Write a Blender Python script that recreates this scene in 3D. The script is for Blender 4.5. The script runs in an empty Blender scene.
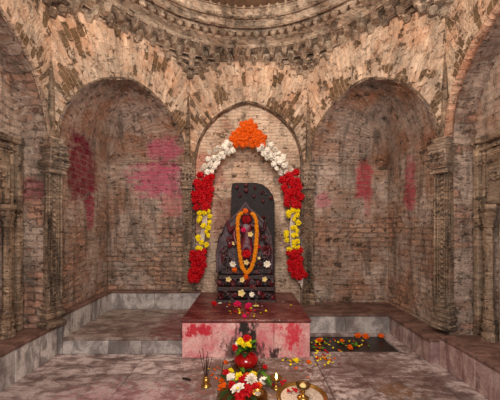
import bpy, bmesh, math, random
from mathutils import Vector, noise, Matrix
random.seed(7)
S = bpy.context.scene; COL = S.collection
# ------------------------------------------------ camera, world, lights
cd = bpy.data.cameras.new('camera'); cam = bpy.data.objects.new('camera', cd); COL.objects.link(cam)
cam.location = (0, 0, 1.1); cam.rotation_euler = (math.pi/2, 0, 0)
cd.sensor_width = 36; cd.lens = 36*281/500; cd.shift_y = 28/500; cd.shift_x = 2/500; cd.clip_start = .02
S.camera = cam
S.view_settings.view_transform = 'Standard'; S.view_settings.look = 'None'
S.view_settings.gamma = 1; S.view_settings.use_curve_mapping = False
S.view_settings.exposure = 0.15
try:
    S.cycles.use_denoising = True; S.cycles.max_bounces = 6
except Exception: pass
w = bpy.data.worlds.new('world'); S.world = w; w.use_nodes = True
w.node_tree.nodes['Background'].inputs[0].default_value = (.95, .9, 1, 1)
w.node_tree.nodes['Background'].inputs[1].default_value = .36
def lamp(kind, name, loc, power, col, rot=(0,0,0), size=.3, sy=None):
    l = bpy.data.lights.new(name, kind); l.energy = power; l.color = col
    if kind == 'AREA':
        l.size = size
        if sy: l.shape = 'RECTANGLE'; l.size_y = sy
    elif kind in ('POINT', 'SPOT'): l.shadow_soft_size = size
    o = bpy.data.objects.new(name, l); COL.objects.link(o); o.location = loc; o.rotation_euler = rot
    return o
# warm lamp hanging under the dome, daylight from the doorway behind the camera
lamp('POINT', 'dome_lamp', (0, 1.40, 2.92), 100, (1, .90, .79), size=.07)
lamp('AREA', 'doorway_daylight', (0, -.6, 1.9), 68, (1, .93, .91), rot=(math.radians(68), 0, 0), size=1.0, sy=1.0)

# ------------------------------------------------ helpers
def srgb(r, g, b):
    f = lambda c: ((c/255+.055)/1.055)**2.4 if c > 10 else c/255/12.92
    return (f(r), f(g), f(b), 1)
class NT:
    def __init__(s, name):
        s.m = bpy.data.materials.new(name); s.m.use_nodes = True; s.t = s.m.node_tree
        s.b = s.t.nodes['Principled BSDF']
    def n(s, typ, **kw):
        nd = s.t.nodes.new(typ)
        for k, v in kw.items(): setattr(nd, k, v)
        return nd
    def put(s, sock, v):
        if isinstance(v, bpy.types.NodeSocket): s.t.links.new(v, sock)
        elif v is not None:
            if hasattr(sock.default_value, '__len__') and not hasattr(v, '__len__'): v = [v]*len(sock.default_value)
            if hasattr(v, '__len__') and len(v) == 4 and len(sock.default_value) == 3: v = v[:3]
            sock.default_value = v
    def math(s, op, a, b=None, c=None, clamp=False):
        nd = s.n('ShaderNodeMath', operation=op, use_clamp=clamp); s.put(nd.inputs[0], a)
        if b is not None: s.put(nd.inputs[1], b)
        if c is not None: s.put(nd.inputs[2], c)
        return nd.outputs[0]
    def vmath(s, op, a, b):
        nd = s.n('ShaderNodeVectorMath', operation=op); s.put(nd.inputs[0], a); s.put(nd.inputs[1], b); return nd.outputs[0]
    def step(s, v, lo, hi, a=0., b=1.):
        nd = s.n('ShaderNodeMapRange', interpolation_type='SMOOTHSTEP'); s.put(nd.inputs[0], v)
        for i, q in enumerate((lo, hi, a, b)): nd.inputs[i+1].default_value = q
        return nd.outputs[0]
    def mix(s, f, a, b, mode='MIX'):
        nd = s.n('ShaderNodeMix', data_type='RGBA', blend_type=mode)
        s.put(nd.inputs[0], f); s.put(nd.inputs[6], a); s.put(nd.inputs[7], b); return nd.outputs[2]
    def noise(s, vec, sc, det=6, rough=.6, dist=0):
        nd = s.n('ShaderNodeTexNoise'); nd.inputs['Scale'].default_value = sc; nd.inputs['Detail'].default_value = det
        nd.inputs['Roughness'].default_value = rough; nd.inputs['Distortion'].default_value = dist
        if vec is not None: s.put(nd.inputs['Vector'], vec)
        return nd.outputs[0], nd.outputs[1]
    def scale(s, vec, sc, rot=(0,0,0), loc=(0,0,0)):
        nd = s.n('ShaderNodeMapping'); s.put(nd.inputs['Vector'], vec); nd.inputs['Scale'].default_value = sc
        nd.inputs['Rotation'].default_value = rot; nd.inputs['Location'].default_value = loc
        return nd.outputs[0]
    def bump(s, h, dist=.02, st=1.):
        nd = s.n('ShaderNodeBump'); nd.inputs['Strength'].default_value = st; nd.inputs['Distance'].default_value = dist
        s.put(nd.inputs['Height'], h); s.put(s.b.inputs['Normal'], nd.outputs[0])
    def out(s, col=None, rough=.85, spec=.3):
        s.put(s.b.inputs['Base Color'], col); s.put(s.b.inputs['Roughness'], rough)
        s.b.inputs['Specular IOR Level'].default_value = spec
        return s.m
    def obj(s): return s.n('ShaderNodeTexCoord').outputs['Object']
    def pos(s): return s.n('ShaderNodeNewGeometry').outputs['Position']
    def uv(s): return s.n('ShaderNodeUVMap', uv_map='uv').outputs[0]

def stain_mask(t, P, cx, cy, cz, rx, ry, rz, nz, soft=.4, amp=2.4):
    v = t.vmath('SUBTRACT', P, (cx, cy, cz)); v = t.vmath('DIVIDE', v, (rx, ry, rz))
    v = t.n('ShaderNodeVectorMath', operation='ABSOLUTE'), v
    nd = v[0]; t.put(nd.inputs[0], v[1])
    sp = t.n('ShaderNodeSeparateXYZ'); t.put(sp.inputs[0], nd.outputs[0])
    a = t.math('POWER', sp.outputs[0], 3.); b = t.math('POWER', sp.outputs[1], 3.); c = t.math('POWER', sp.outputs[2], 3.)
    d = t.math('POWER', t.math('ADD', t.math('ADD', a, b), c), .333)
    d = t.math('ADD', d, t.math('MULTIPLY', t.math('SUBTRACT', nz, .5), amp))
    return t.step(d, 1+soft*.4, 1-soft, 0, 1)

def masonry(name, pl, br, hole, cover=.5, holes=.5, bw=.2, rh=.062, stains=(), dirt=.5, mort=.008, alt=None, bump=1., pits=.4, streak=.4, mline=.2, zc=None, sk=(3.2, 24), edge=0):
    """plastered brick: plaster colour pl, bricks br, fallen-out bricks hole"""
    t = NT(name); P = t.pos(); U = t.uv()
    wf, wc = t.noise(P, 5, 3); w2f, w2c = t.noise(P, 22, 3)
    V = t.vmath('ADD', U, t.vmath('MULTIPLY', t.vmath('SUBTRACT', wc, (.5,.5,.5)), (.09,.07,0)))
    V = t.vmath('ADD', V, t.vmath('MULTIPLY', t.vmath('SUBTRACT', w2c, (.5,.5,.5)), (.034,.022,0)))
    bk = t.n('ShaderNodeTexBrick'); t.put(bk.inputs['Vector'], V)
    for k, v in (('Scale', 1), ('Mortar Size', mort), ('Mortar Smooth', .35), ('Brick Width', bw), ('Row Height', rh), ('Bias', 0)):
        bk.inputs[k].default_value = v
    bk.inputs['Color1'].default_value = (0,0,0,1); bk.inputs['Color2'].default_value = (1,1,1,1); bk.inputs['Mortar'].default_value = (.5,.5,.5,1)
    rnd = t.n('ShaderNodeRGBToBW'); t.put(rnd.inputs[0], bk.outputs['Color']); rnd = rnd.outputs[0]; mo = bk.outputs['Fac']
    n1, _ = t.noise(t.scale(P, (1,1,1), loc=(3.1,1.7,.3)), 1.7, 5); n2, _ = t.noise(t.scale(P, (5, 5, 9)), 1, 9, .72); n6, _ = t.noise(t.scale(P, (13, 13, 19), loc=(2,8,1)), 1, 5, .65); n3, _ = t.noise(P, 34, 6, .7)
    n4, _ = t.noise(t.scale(P, (9, 9, 1.6)), 1, 6, .7); n5, _ = t.noise(t.scale(P, (1,1,1), loc=(9,4,7)), 3.2, 6, .6)
    cov = t.math('ADD', t.math('MULTIPLY', n1, .6), t.math('ADD', t.math('MULTIPLY', n2, .5), t.math('MULTIPLY', rnd, .12)))
    if zc:
        sp = t.n('ShaderNodeSeparateXYZ'); t.put(sp.inputs[0], P); cov = t.math('ADD', cov, t.step(sp.outputs[2], zc[0], zc[1], 0, .45))
    cov = t.step(cov, .72-.35*cover, .80-.35*cover)
    st, _ = t.noise(t.scale(V, (sk[0], sk[1], 1)), 1, 5, .65); st2, _ = t.noise(t.scale(V, (7, 46, 1), loc=(4,4,0)), 1, 4, .6)
    hv = t.math('ADD', t.math('MULTIPLY', n5, .9), t.math('ADD', t.math('MULTIPLY', rnd, .30), t.math('MULTIPLY', n3, .22)))
    if edge:
        su = t.n('ShaderNodeSeparateXYZ'); t.put(su.inputs[0], U)
        hv = t.math('ADD', hv, t.math('MULTIPLY', t.step(su.outputs[0], .26, .12), t.step(n1, .46, .56, 0, edge)))
    hm = t.step(hv, 1.0-.32*holes, 1.03-.32*holes)
    hm = t.math('MULTIPLY', hm, t.step(mo, .75, .25))
    bc = t.mix(rnd, br, tuple(c*.55 for c in br[:3])+(1,))
    bc = t.mix(t.step(n5, .35, .7), bc, (br[0]*1.15, br[1]*.95, br[2]*.9, 1))
    bc = t.mix(t.math('MULTIPLY', mo, .75), bc, tuple(c*.4 for c in br[:3])+(1,))
    pc = t.mix(t.step(n5, .38, .66), pl, alt or tuple(c*.62 for c in pl[:3])+(1,))
    pc = t.mix(t.math('MULTIPLY', t.step(st, .50, .60), streak), pc, tuple(q*.42 for q in pl[:3])+(1,))
    pc = t.mix(t.math('MULTIPLY', t.step(st, .46, .36), streak), pc, tuple(min(1, q*1.35) for q in pl[:3])+(1,))
    pc = t.mix(t.math('MULTIPLY', t.step(st2, .54, .62), streak*.8), pc, (pl[0]*.75, pl[1]*.5, pl[2]*.38, 1))
    pc = t.mix(t.math('MULTIPLY', t.step(rnd, .55, .95), streak*.5), pc, tuple(q*.5 for q in pl[:3])+(1,))
    pc = t.mix(t.math('MULTIPLY', mo, mline), pc, tuple(c*.45 for c in pl[:3])+(1,))
    c = t.mix(t.math('MULTIPLY', cov, .93), bc, pc)
    c = t.mix(t.math('MULTIPLY', hm, .93), c, t.mix(n3, hole, tuple(q*2.1 for q in hole[:3])+(1,)))
    dk = t.math('MULTIPLY', t.step(n4, .47, .64), dirt)
    c = t.mix(dk, c, (.05,.036,.025,1))
    nL, _ = t.noise(t.scale(P, (2.6,2.6,1.5), loc=(5,1,8)), 1, 5, .6, .6)
    c = t.mix(t.math('MULTIPLY', t.step(nL, .50, .64), .55), c, t.mix(.5, c, (.16,.15,.12,1)))
    c = t.mix(t.math('MULTIPLY', t.step(nL, .46, .34), .5), c, (1.25,1.2,1.15,1), 'MULTIPLY')
    dk = t.math('MULTIPLY', t.step(n2, .54, .70), dirt*.8)
    c = t.mix(dk, c, (.07,.05,.035,1))
    c = t.mix(t.step(n3, .3, .75, 0, .55), c, t.mix(.5, c, (1.,.82,.66,1)), 'MULTIPLY')
    c = t.mix(t.step(n3, .5, .8, 0, .35), c, (.75,.62,.48,1))
    pit = t.step(n6, .40, .345); c = t.mix(t.math('MULTIPLY', pit, pits), c, tuple(q*.8 for q in hole[:3])+(1,))
    lite = t.step(n6, .60, .68); c = t.mix(t.math('MULTIPLY', lite, .35), c, tuple(min(1, q*1.3) for q in pl[:3])+(1,))
    for (q, col, st) in stains:
        m = t.math('MULTIPLY', stain_mask(t, P, *q, n2), st); m = t.math('MULTIPLY', m, t.step(n6, .62, .5, .8, 1.))
        m = t.math('MULTIPLY', m, t.step(n4, .40, .70, 1., .75))
        m = t.math('MULTIPLY', m, t.step(mo, .2, .9, 1., .72))
        c = t.mix(m, c, col)
    h = t.math('ADD', t.math('MULTIPLY', cov, .35), t.math('MULTIPLY', mo, -.35))
    h = t.math('ADD', h, t.math('MULTIPLY', hm, -1.3)); h = t.math('ADD', h, t.math('MULTIPLY', pit, -.9))
    h = t.math('ADD', h, t.math('MULTIPLY', n3, .55)); h = t.math('ADD', h, t.math('MULTIPLY', n2, .9)); h = t.math('ADD', h, t.math('MULTIPLY', rnd, .3)); h = t.math('ADD', h, t.math('MULTIPLY', t.step(st, .4, .6), -.5)); h = t.math('ADD', h, t.math('MULTIPLY', n6, .5))
    t.bump(h, .030*bump)
    return t.out(c, .9, .2)

def marble(name, a, b, dirtc, dirt=.4, rough=.35, vein=1., stains=(), scale=1.):
    t = NT(name); P = t.pos()
    ri = t.n('ShaderNodeNewGeometry').outputs['Random Per Island']
    off = t.n('ShaderNodeCombineXYZ'); t.put(off.inputs[0], t.math('MULTIPLY', ri, 7)); t.put(off.inputs[1], t.math('MULTIPLY', ri, 13)); t.put(off.inputs[2], ri)
    Q = t.vmath('ADD', t.scale(P, (4.5*scale, 11*scale, 3*scale), (.5, .3, .7)), off.outputs[0])
    v, _ = t.noise(Q, 1.0, 9, .68, .7); v2, _ = t.noise(P, 7, 8, .7); v3, _ = t.noise(P, 2.4, 4); v4, _ = t.noise(P, 60, 3, .6); v5, _ = t.noise(t.scale(P, (22, 22, 12)), 1, 7, .75)
    c = t.mix(t.step(v, .44, .57), a, b)
    c = t.mix(t.step(v, .56, .66, 0, .75*vein), c, tuple(q*.35 for q in b[:3])+(1,))
    c = t.mix(t.math('MULTIPLY', ri, .35), c, tuple(q*.55 for q in b[:3])+(1,))
    c = t.mix(t.math('MULTIPLY', t.step(t.math('ADD', t.math('MULTIPLY', v2, .6), t.math('MULTIPLY', v3, .5)), .5, .68), dirt), c, dirtc)
    for (q, col, st) in stains:
        m = t.math('MULTIPLY', stain_mask(t, P, *q, v5, amp=5.), st); c = t.mix(m, c, col)
    c = t.mix(t.step(v4, .4, .75, 0, .35), c, (.06,.04,.03,1))
    t.bump(t.math('ADD', v2, t.math('MULTIPLY', v4, .3)), .006)
    return t.out(c, t.step(v2, .3, .7, rough, rough+.3), .4)

def simple(name, col, rough=.6, spec=.4, metal=0, var=.35, sc=40, bump=0, col2=None, emis=None):
    t = NT(name); P = t.obj(); n, _ = t.noise(P, sc, 5)
    c = t.mix(t.step(n, .3, .7), col, col2 or tuple(q*(1-var) for q in col[:3])+(1,))
    if bump: t.bump(n, bump)
    t.b.inputs['Metallic'].default_value = metal
    if emis:
        t.b.inputs['Emission Color'].default_value = col; t.b.inputs['Emission Strength'].default_value = emis
    return t.out(c, rough, spec)

class MB:
    def __init__(s): s.v = []; s.f = []; s.uv = []; s.mi = []; s.sm = False
    def add(s, vs, fs, uvs=None, mi=0):
        o = len(s.v); s.v += [Vector(p) for p in vs]
        for i, f in enumerate(fs):
            s.f.append([k+o for k in f]); s.mi.append(mi)
            s.uv.append([uvs[k] for k in f] if uvs else [(vs[k][0]+vs[k][1], vs[k][2]) for k in f])
    def grid(s, pts, uvs, mi=0, flip=False):
        n, m = len(pts), len(pts[0]); vs = [p for r in pts for p in r]; us = [u for r in uvs for u in r]
        fs = []
        for i in range(n-1):
            for j in range(m-1):
                q = [i*m+j, i*m+j+1, (i+1)*m+j+1, (i+1)*m+j]; fs.append(q[::-1] if flip else q)
        s.add(vs, fs, us, mi)
    def box(s, c, d, rz=0, mi=0, taper=1., cham=0, M=None):
        x, y, z = d[0]/2, d[1]/2, d[2]/2; R = Matrix.Rotation(rz, 3, 'Z') if M is None else M; c = Vector(c)
        if cham:
            k = min(cham, x*.45, y*.45, z*.45)
            bm = bmesh.new(); bmesh.ops.create_cube(bm, size=1)
            for v in bm.verts: v.co = Vector((v.co.x*2*x, v.co.y*2*y, v.co.z*2*z))
            bmesh.ops.bevel(bm, geom=bm.edges[:], offset=k, segments=1, affect='EDGES')
            vs = [v.co.copy() for v in bm.verts]; fs = [[v.index for v in f.verts] for f in bm.faces]; bm.free()
            vs = [Vector((v.x*(taper if v.z < 0 else 1), v.y*(taper if v.z < 0 else 1), v.z)) for v in vs]
        else:
            vs = [Vector((sx*x*(taper if sz < 0 else 1), sy*y*(taper if sz < 0 else 1), sz*z)) for sz in (-1,1) for sy in (-1,1) for sx in (-1,1)]
            fs = [(0,2,3,1), (4,5,7,6), (0,1,5,4), (1,3,7,5), (3,2,6,7), (2,0,4,6)]
        s.add([tuple(R @ v + c) for v in vs], fs, [(v.x+v.y, v.z) for v in vs], mi)
    def lathe(s, prof, c=(0,0,0), n=32, mi=0, sx=1, sy=1, a0=0, a1=2*math.pi, mod=None, R=None):
        pts = []; uvs = []
        full = abs(a1-a0-2*math.pi) < 1e-6
        for (r, z) in prof:
            row = []; ur = []
            for j in range(n+1):
                a = a0+(a1-a0)*j/n; rr = r*(mod(a, z) if mod else 1)
                p = Vector((rr*math.cos(a)*sx, rr*math.sin(a)*sy, z))
                if R: p = R @ p
                row.append(tuple(p+Vector(c))); ur.append((a*r, z))
            pts.append(row); uvs.append(ur)
        s.grid(pts, uvs, mi, flip=True)
        return s
    def tube(s, path, r, n=8, mi=0):
        path = [Vector(p) for p in path]; rr = r if hasattr(r, '__len__') else [r]*len(path); pts = []; uvs = []; L = 0
        for i, p in enumerate(path):
            d = (path[min(i+1, len(path)-1)]-path[max(i-1, 0)]).normalized()
            a = Vector((0,0,1)) if abs(d.z) < .9 else Vector((1,0,0)); u = d.cross(a).normalized(); v = d.cross(u)
            if i: L += (p-path[i-1]).length
            pts.append([tuple(p+rr[i]*(math.cos(2*math.pi*k/n)*u+math.sin(2*math.pi*k/n)*v)) for k in range(n+1)])
            uvs.append([(k/n*.1, L) for k in range(n+1)])
        s.grid(pts, uvs, mi)
        for e, idx in ((pts[0], 0), (pts[-1], 1)):
            s.add(e[:-1], [list(range(n))] if idx else [list(range(n))[::-1]], [(0,0)]*n, mi)
        return s
    def build(s, name, mats, parent=None, smooth=False, warp=0, weld=False):
        me = bpy.data.meshes.new(name)
        vs = s.v
        if warp: vs = [p + noise.noise_vector(p*2.3)*warp + noise.noise_vector(p*9+Vector((5,5,5)))*warp*.35 for p in vs]
        me.from_pydata([tuple(p) for p in vs], [], s.f)
        ul = me.uv_layers.new(name='uv'); k = 0
        for f in s.uv:
            for u in f: ul.data[k].uv = u; k += 1
        for m in (mats if isinstance(mats, (list, tuple)) else [mats]): me.materials.append(m)
        me.polygons.foreach_set('material_index', s.mi)
        if weld:
            bm = bmesh.new(); bm.from_mesh(me); bmesh.ops.remove_doubles(bm, verts=bm.verts, dist=1e-5)
            bmesh.ops.recalc_face_normals(bm, faces=bm.faces); bm.to_mesh(me); bm.free()
        if smooth: me.polygons.foreach_set('use_smooth', [True]*len(me.polygons))
        me.update()
        o = bpy.data.objects.new(name, me); COL.objects.link(o)
        if parent: o.parent = parent
        return o
def struct(o): o['kind'] = 'structure'; return o
def tag(o, label, cat, group=None):
    o['label'] = label; o['category'] = cat
    if group: o['group'] = group
    return o
def empty(name, loc, label, cat, group=None, rz=0):
    o = bpy.data.objects.new(name, None); COL.objects.link(o); o.location = loc; o.rotation_euler = (0,0,rz); o.empty_display_size = .05
    return tag(o, label, cat, group)
def dup(root, loc=None, rz=None, label=None, group=None, sc=None):
    def cp(o, par):
        c = o.copy(); COL.objects.link(c); c.parent = par
        for ch in list(o.children): cp(ch, c)
        return c
    r = cp(root, None)
    if loc is not None: r.location = loc
    if rz is not None: r.rotation_euler = rz if hasattr(rz, '__len__') else (0,0,rz)
    if label: r['label'] = label
    if group: r['group'] = group
    if sc: r.scale = (sc,)*3 if not hasattr(sc, '__len__') else sc
    return r

# ------------------------------------------------ dimensions
W, D, A = 1.69, 3.40, .70
CY = D-W; ZS = 1.86; RISE = .76; HW = .645; TOP = 3.20
f = 281.
def px(x, y, d): return Vector(((x-248)*d/f, d, 1.1+(228-y)*d/f))
def fl(x, y, z=0.):  # pixel on a horizontal plane
    d = (1.1-z)*f/(y-228); return Vector(((x-248)*d/f, d, z))
CC = (RISE**2-HW**2)/(2*HW); RR = HW+CC; PHI = math.acos(CC/RR)
def arch(t):          # t -1..1 -> (u, z-ZS)
    a = abs(t)*(-1)+1; ang = PHI*a
    x = RR*math.cos(ang)-CC; z = RR*math.sin(ang)
    return (x if t > 0 else -x), z

MAG = srgb(150, 14, 52); PNK = srgb(205, 92, 120); RED = srgb(165, 22, 38)
sts = [((-1.69, 2.88, 1.70, .2, .25, .38), srgb(112,0,36), 1.0), ((-1.69, 3.02, 1.30, .2, .09, .22), srgb(150,20,60), .8),
       ((-1.02, 3.42, 2.04, .22, .2, .16), srgb(196,80,110), .75), ((-1.10, 3.42, 1.68, .34, .2, .22), srgb(186,62,100), .8),
       ((-.92, 3.42, 1.38, .16, .2, .14), srgb(198,110,110), .6),
       ((1.40, 3.42, 1.67, .115, .2, .24), srgb(170,22,50), .85), ((1.45, 3.42, 1.40, .05, .2, .22), srgb(160,60,70), .5),
       ((.90, 3.42, 1.44, .10, .2, .10), srgb(190,80,105), .55), ((1.69, 2.93, 1.52, .2, .10, .30), srgb(165,34,66), .75),
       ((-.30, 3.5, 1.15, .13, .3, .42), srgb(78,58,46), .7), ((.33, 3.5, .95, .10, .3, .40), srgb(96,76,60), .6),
       ((-.50, 3.5, 1.80, .22, .2, .26), srgb(190,60,50), .40), ((-.50, 3.5, 1.25, .3, .2, .3), srgb(190,90,80), .25)]
M_wall = masonry('plastered_brick_wall', srgb(196,176,160), srgb(184,152,128), srgb(70,52,40), cover=.50, holes=.20, dirt=.6, stains=sts, bw=.18, rh=.058, alt=srgb(160,122,98), mort=.010, zc=(1.1, 1.7), streak=.25)
M_rec = masonry('recess_plaster', srgb(228,202,176), srgb(196,160,132), srgb(96,72,50), cover=.76, holes=.34, dirt=.3, bw=.13, rh=.040, stains=sts[-4:], alt=srgb(200,168,142), mort=.005, bump=.7, pits=.2, streak=.3)
M_side = masonry('side_brick_wall', srgb(206,184,166), srgb(184,150,128), srgb(46,36,28), cover=.50, holes=.20, dirt=.45, bw=.18, rh=.062, alt=srgb(160,136,120), mort=.010,
                 stains=[((-1.80, 2.35, 1.42, .2, .3, .10), srgb(140,30,60), .55)])
M_arch = masonry('arch_plaster', srgb(228,202,176), srgb(196,160,130), srgb(92,70,46), cover=1.05, holes=.54, dirt=.32, bw=.135, rh=.040, alt=srgb(212,166,132), mort=.003, streak=.42, mline=.10, pits=.12, sk=(3., 13), edge=.20)
M_vault = masonry('vault_plaster', srgb(190,168,152), srgb(152,120,102), srgb(54,36,26), cover=1.1, holes=.10, dirt=.62, bw=.13, rh=.042, alt=srgb(168,118,88), mort=.003, bump=1.8, stains=sts, streak=.4, mline=.08, sk=(4, 12))
M_intr = masonry('intrados_plaster', srgb(206,176,152), srgb(180,142,118), srgb(60,42,32), cover=.8, holes=.08, dirt=.35, bw=.13, rh=.045)
M_lit = masonry('warm_lit_plaster', srgb(232,192,164), srgb(216,164,130), srgb(90,60,40), cover=.9, holes=.0, dirt=.2, bw=.13, rh=.045, alt=srgb(222,160,124))  # for the right arch rib: orange light put into the plaster colour
M_carve = masonry('carved_sandstone', srgb(186,160,134), srgb(160,132,106), srgb(60,46,34), cover=.8, holes=.0, dirt=.9, bw=.4, rh=.2, alt=srgb(128,104,82), mort=.002, pits=.7)
M_dome = masonry('dome_stucco', srgb(214,192,168), srgb(180,152,128), srgb(60,46,34), cover=.85, holes=.05, dirt=.7, bw=.3, rh=.1, alt=srgb(156,130,108), mort=.002)
M_dark = simple('shade_dark_stone', srgb(84,62,46), .95, .1, var=.5, sc=14)  # dark tone stands for shade in the gaps between dome leaves

# ------------------------------------------------ octagon faces
def face_tf(k):
    """face k: 0 back, 1 back-right, 2 right, 3 front-right, -1.. ; returns function (u, z, depth)->world"""
    th = k*math.pi/4; n = Vector((math.sin(th), math.cos(th), 0)); r = Vector((math.cos(th), -math.sin(th), 0))
    return lambda u, z, dp=0.: tuple(Vector((0, CY, 0)) + n*(W+dp) + r*u + Vector((0, 0, z)))
NTT = 48
def arch_face(mb, k, depth, mi_face=0, mi_in=1, down=0.26):
    T = face_tf(k); pts = []; uvs = []
    NR = 12
    for i in range(NTT+1):
        t = -1+2*i/NTT; u, z = arch(t); jag = .010*noise.noise(Vector((u*11, z*11, k*3.7)))
        d = Vector((u, z+.25)).normalized()      # outwards direction
        if abs(t) == 1: d = Vector((1 if t > 0 else -1, 0))
        zt = TOP-ZS
        s = 9
        if abs(d.x) > 1e-6: s = min(s, (A-abs(u))/abs(d.x))
        if d.y > 1e-6: s = min(s, (zt-z)/d.y)
        row = []; ur = []
        ang = math.atan2(z+.25, u)*(.95)
        for j in range(NR+1):
            q = s*(j/NR); row.append(T(u+d.x*q+(jag*d.x if j == 0 else 0), ZS+z+d.y*q+(jag if j == 0 else 0))); ur.append((q, ang+k*5.13))
        pts.append(row); uvs.append(ur)
    mb.grid(pts, uvs, mi_face)
    # corner fill (top corners between radial rays are covered by the ray ends; close to the exact corner)
    for sg in (-1, 1):
        prev = None
        for i in range(NTT):
            pa, pb = pts[i][-1], pts[i+1][-1]
            la = abs(Vector(pa[:2]+(0,)).length); 
            ua = -1+2*i/NTT
            fa = abs(pa[2]-TOP) < 1e-4; fb = abs(pb[2]-TOP) < 1e-4
            if fa != fb and (ua < 0) == (sg < 0):
                c = T(sg*A, TOP); mb.add([pa, pb, c], [(0,1,2)], [uvs[i][-1], uvs[i+1][-1], uvs[i][-1]], mi_face)
    # intrados and jambs
    nd = 5; pin = []; uin = []; L = 0; last = None
    path = []
    if down is not None:
        for q in range(9): path.append((-HW, down+(ZS-down)*q/9))
    for i in range(NTT+1):
        u, z = arch(-1+2*i/NTT); path.append((u, ZS+z))
    if down is not None:
        for q in range(1, 10): path.append((HW, ZS-(ZS-down)*q/9))
    for i, (u, z) in enumerate(path):
        if i: L += math.hypot(u-path[i-1][0], z-path[i-1][1])
        jag = .010*noise.noise(Vector((u*11, (z-ZS)*11, k*3.7))) if z >= ZS-1e-4 else 0
        pin.append([T(u, z+(jag if j == 0 else 0), depth*j/nd) for j in range(nd+1)]); uin.append([(depth*j/nd, L) for j in range(nd+1)])
    if depth: mb.grid(pin, uin, mi_in, flip=True)
    if down is not None:   # slim piers beside the jambs
        for sg in (-1, 1):
            g = [[T(sg*(HW+(A-HW)*a/2), down+(ZS-down)*b/12) for a in range(3)] for b in range(13)]
            mb.grid(g, [[(sg*a*.03, p[2]) for a, p in enumerate(r)] for r in g], mi_in)
def tymp(mb, k, depth, z0, mi):
    """wall inside the recess"""
    T = face_tf(k); g = []; uv = []
    nx, nz = 30, 30
    for j in range(nz+1):
        row = []; ur = []
        for i in range(nx+1):
            u = -HW-.01+2*(HW+.01)*i/nx; z = z0+(ZS+RISE+.02-z0)*j/nz; row.append(T(u, z, depth)); ur.append((u+k, z))
        g.append(row); uv.append(ur)
    mb.grid(g, uv, mi)
def vault(mb, k, mi):
    T = face_tf(k); g = []; uv = []; NV = 16
    L = A*.999
    for i in range(NTT+1):
        t = -1+2*i/NTT; u, z = arch(t); row = []; ur = []
        jag = .010*noise.noise(Vector((u*11, z*11, k*3.7)))
        for j in range(NV+1):
            s = math.sin(j/NV*math.pi/2); v = L*s
            w = u*(1-s)*(1 + (A/HW-1)*min(1, s*4)); h = math.sqrt(max(0, 1-s*s))**.9
            row.append(T(w, ZS+z*h+(jag if j == 0 else 0), v)); ur.append((v*1.3+k, math.atan2(z+.2, u)*.8))
        g.append(row); uv.append(ur)
    mb.grid(g, uv, mi, flip=True)

for k, nm in ((0, 'back'), (2, 'right'), (-2, 'left')):
    mb = MB(); dp = .07 if k == 0 else .21
    arch_face(mb, k, dp, 0, 1, down=0.)
    tymp(mb, k, dp, 0., 3 if k == 2 else 2)
    if k == 0:   # wall strips either side of the central recess, running into the two corners
        for sg in (-1, 1):
            g = []; 
            for j in range(25): g.append([(sg*(A-.0+(W-A)*i/14), D, (ZS+.02)*j/24) for i in range(15)])
            mb.grid(g, [[(p[0]+.05, p[2]) for p in r] for r in g], 3)
    else:
        sg = 1 if k > 0 else -1
        for (y0, y1) in ((CY+A, D), (-.0, CY-A)):
            g = []
            for j in range(25): g.append([(sg*W, y0+(y1-y0)*i/14, (ZS+.02)*j/24) for i in range(15)])
            mb.grid(g, [[(p[1]+.4, p[2]) for p in r] for r in g], 3)
    struct(mb.build('wall_'+nm, [M_arch, M_intr if k == 0 else M_side, M_rec if k == 0 else M_side, M_wall], warp=.010, weld=False))
for k, nm in ((1, 'back_right'), (-1, 'back_left'), (3, 'front_right'), (-3, 'front_left')):
    mb = MB(); arch_face(mb, k, 0, 0, 1, down=None); vault(mb, k, 2)
    struct(mb.build('wall_'+nm, [M_arch, M_intr, M_vault], warp=.010, smooth=False))

# raised rib moulding on the central arch edge
def rib(name, k, off, r, depth, mat, z_low=None):
    T = face_tf(k); pa = []
    if z_low is not None: pa += [T(-HW-off, z_low, depth)]
    for i in range(41):
        t = -1+2*i/40; u, z = arch(t); d = Vector((u, z+.1)).normalized()
        pa.append(T(u+d.x*off, ZS+z+d.y*off, depth))
    if z_low is not None: pa += [T(HW+off, z_low, depth)]
    return struct(MB().tube(pa, r, 6).build(name, mat, smooth=True, warp=.010))
rib('trim_1', 0, .010, .010, -.004, M_carve)
rib('trim_2', 1, .012, .010, -.002, M_carve); rib('trim_3', -1, .012, .010, -.002, M_carve)
rib('trim_4', 2, .02, .034, .004, M_lit); rib('trim_5', -2, .02, .016, -.004, M_intr)

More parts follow.
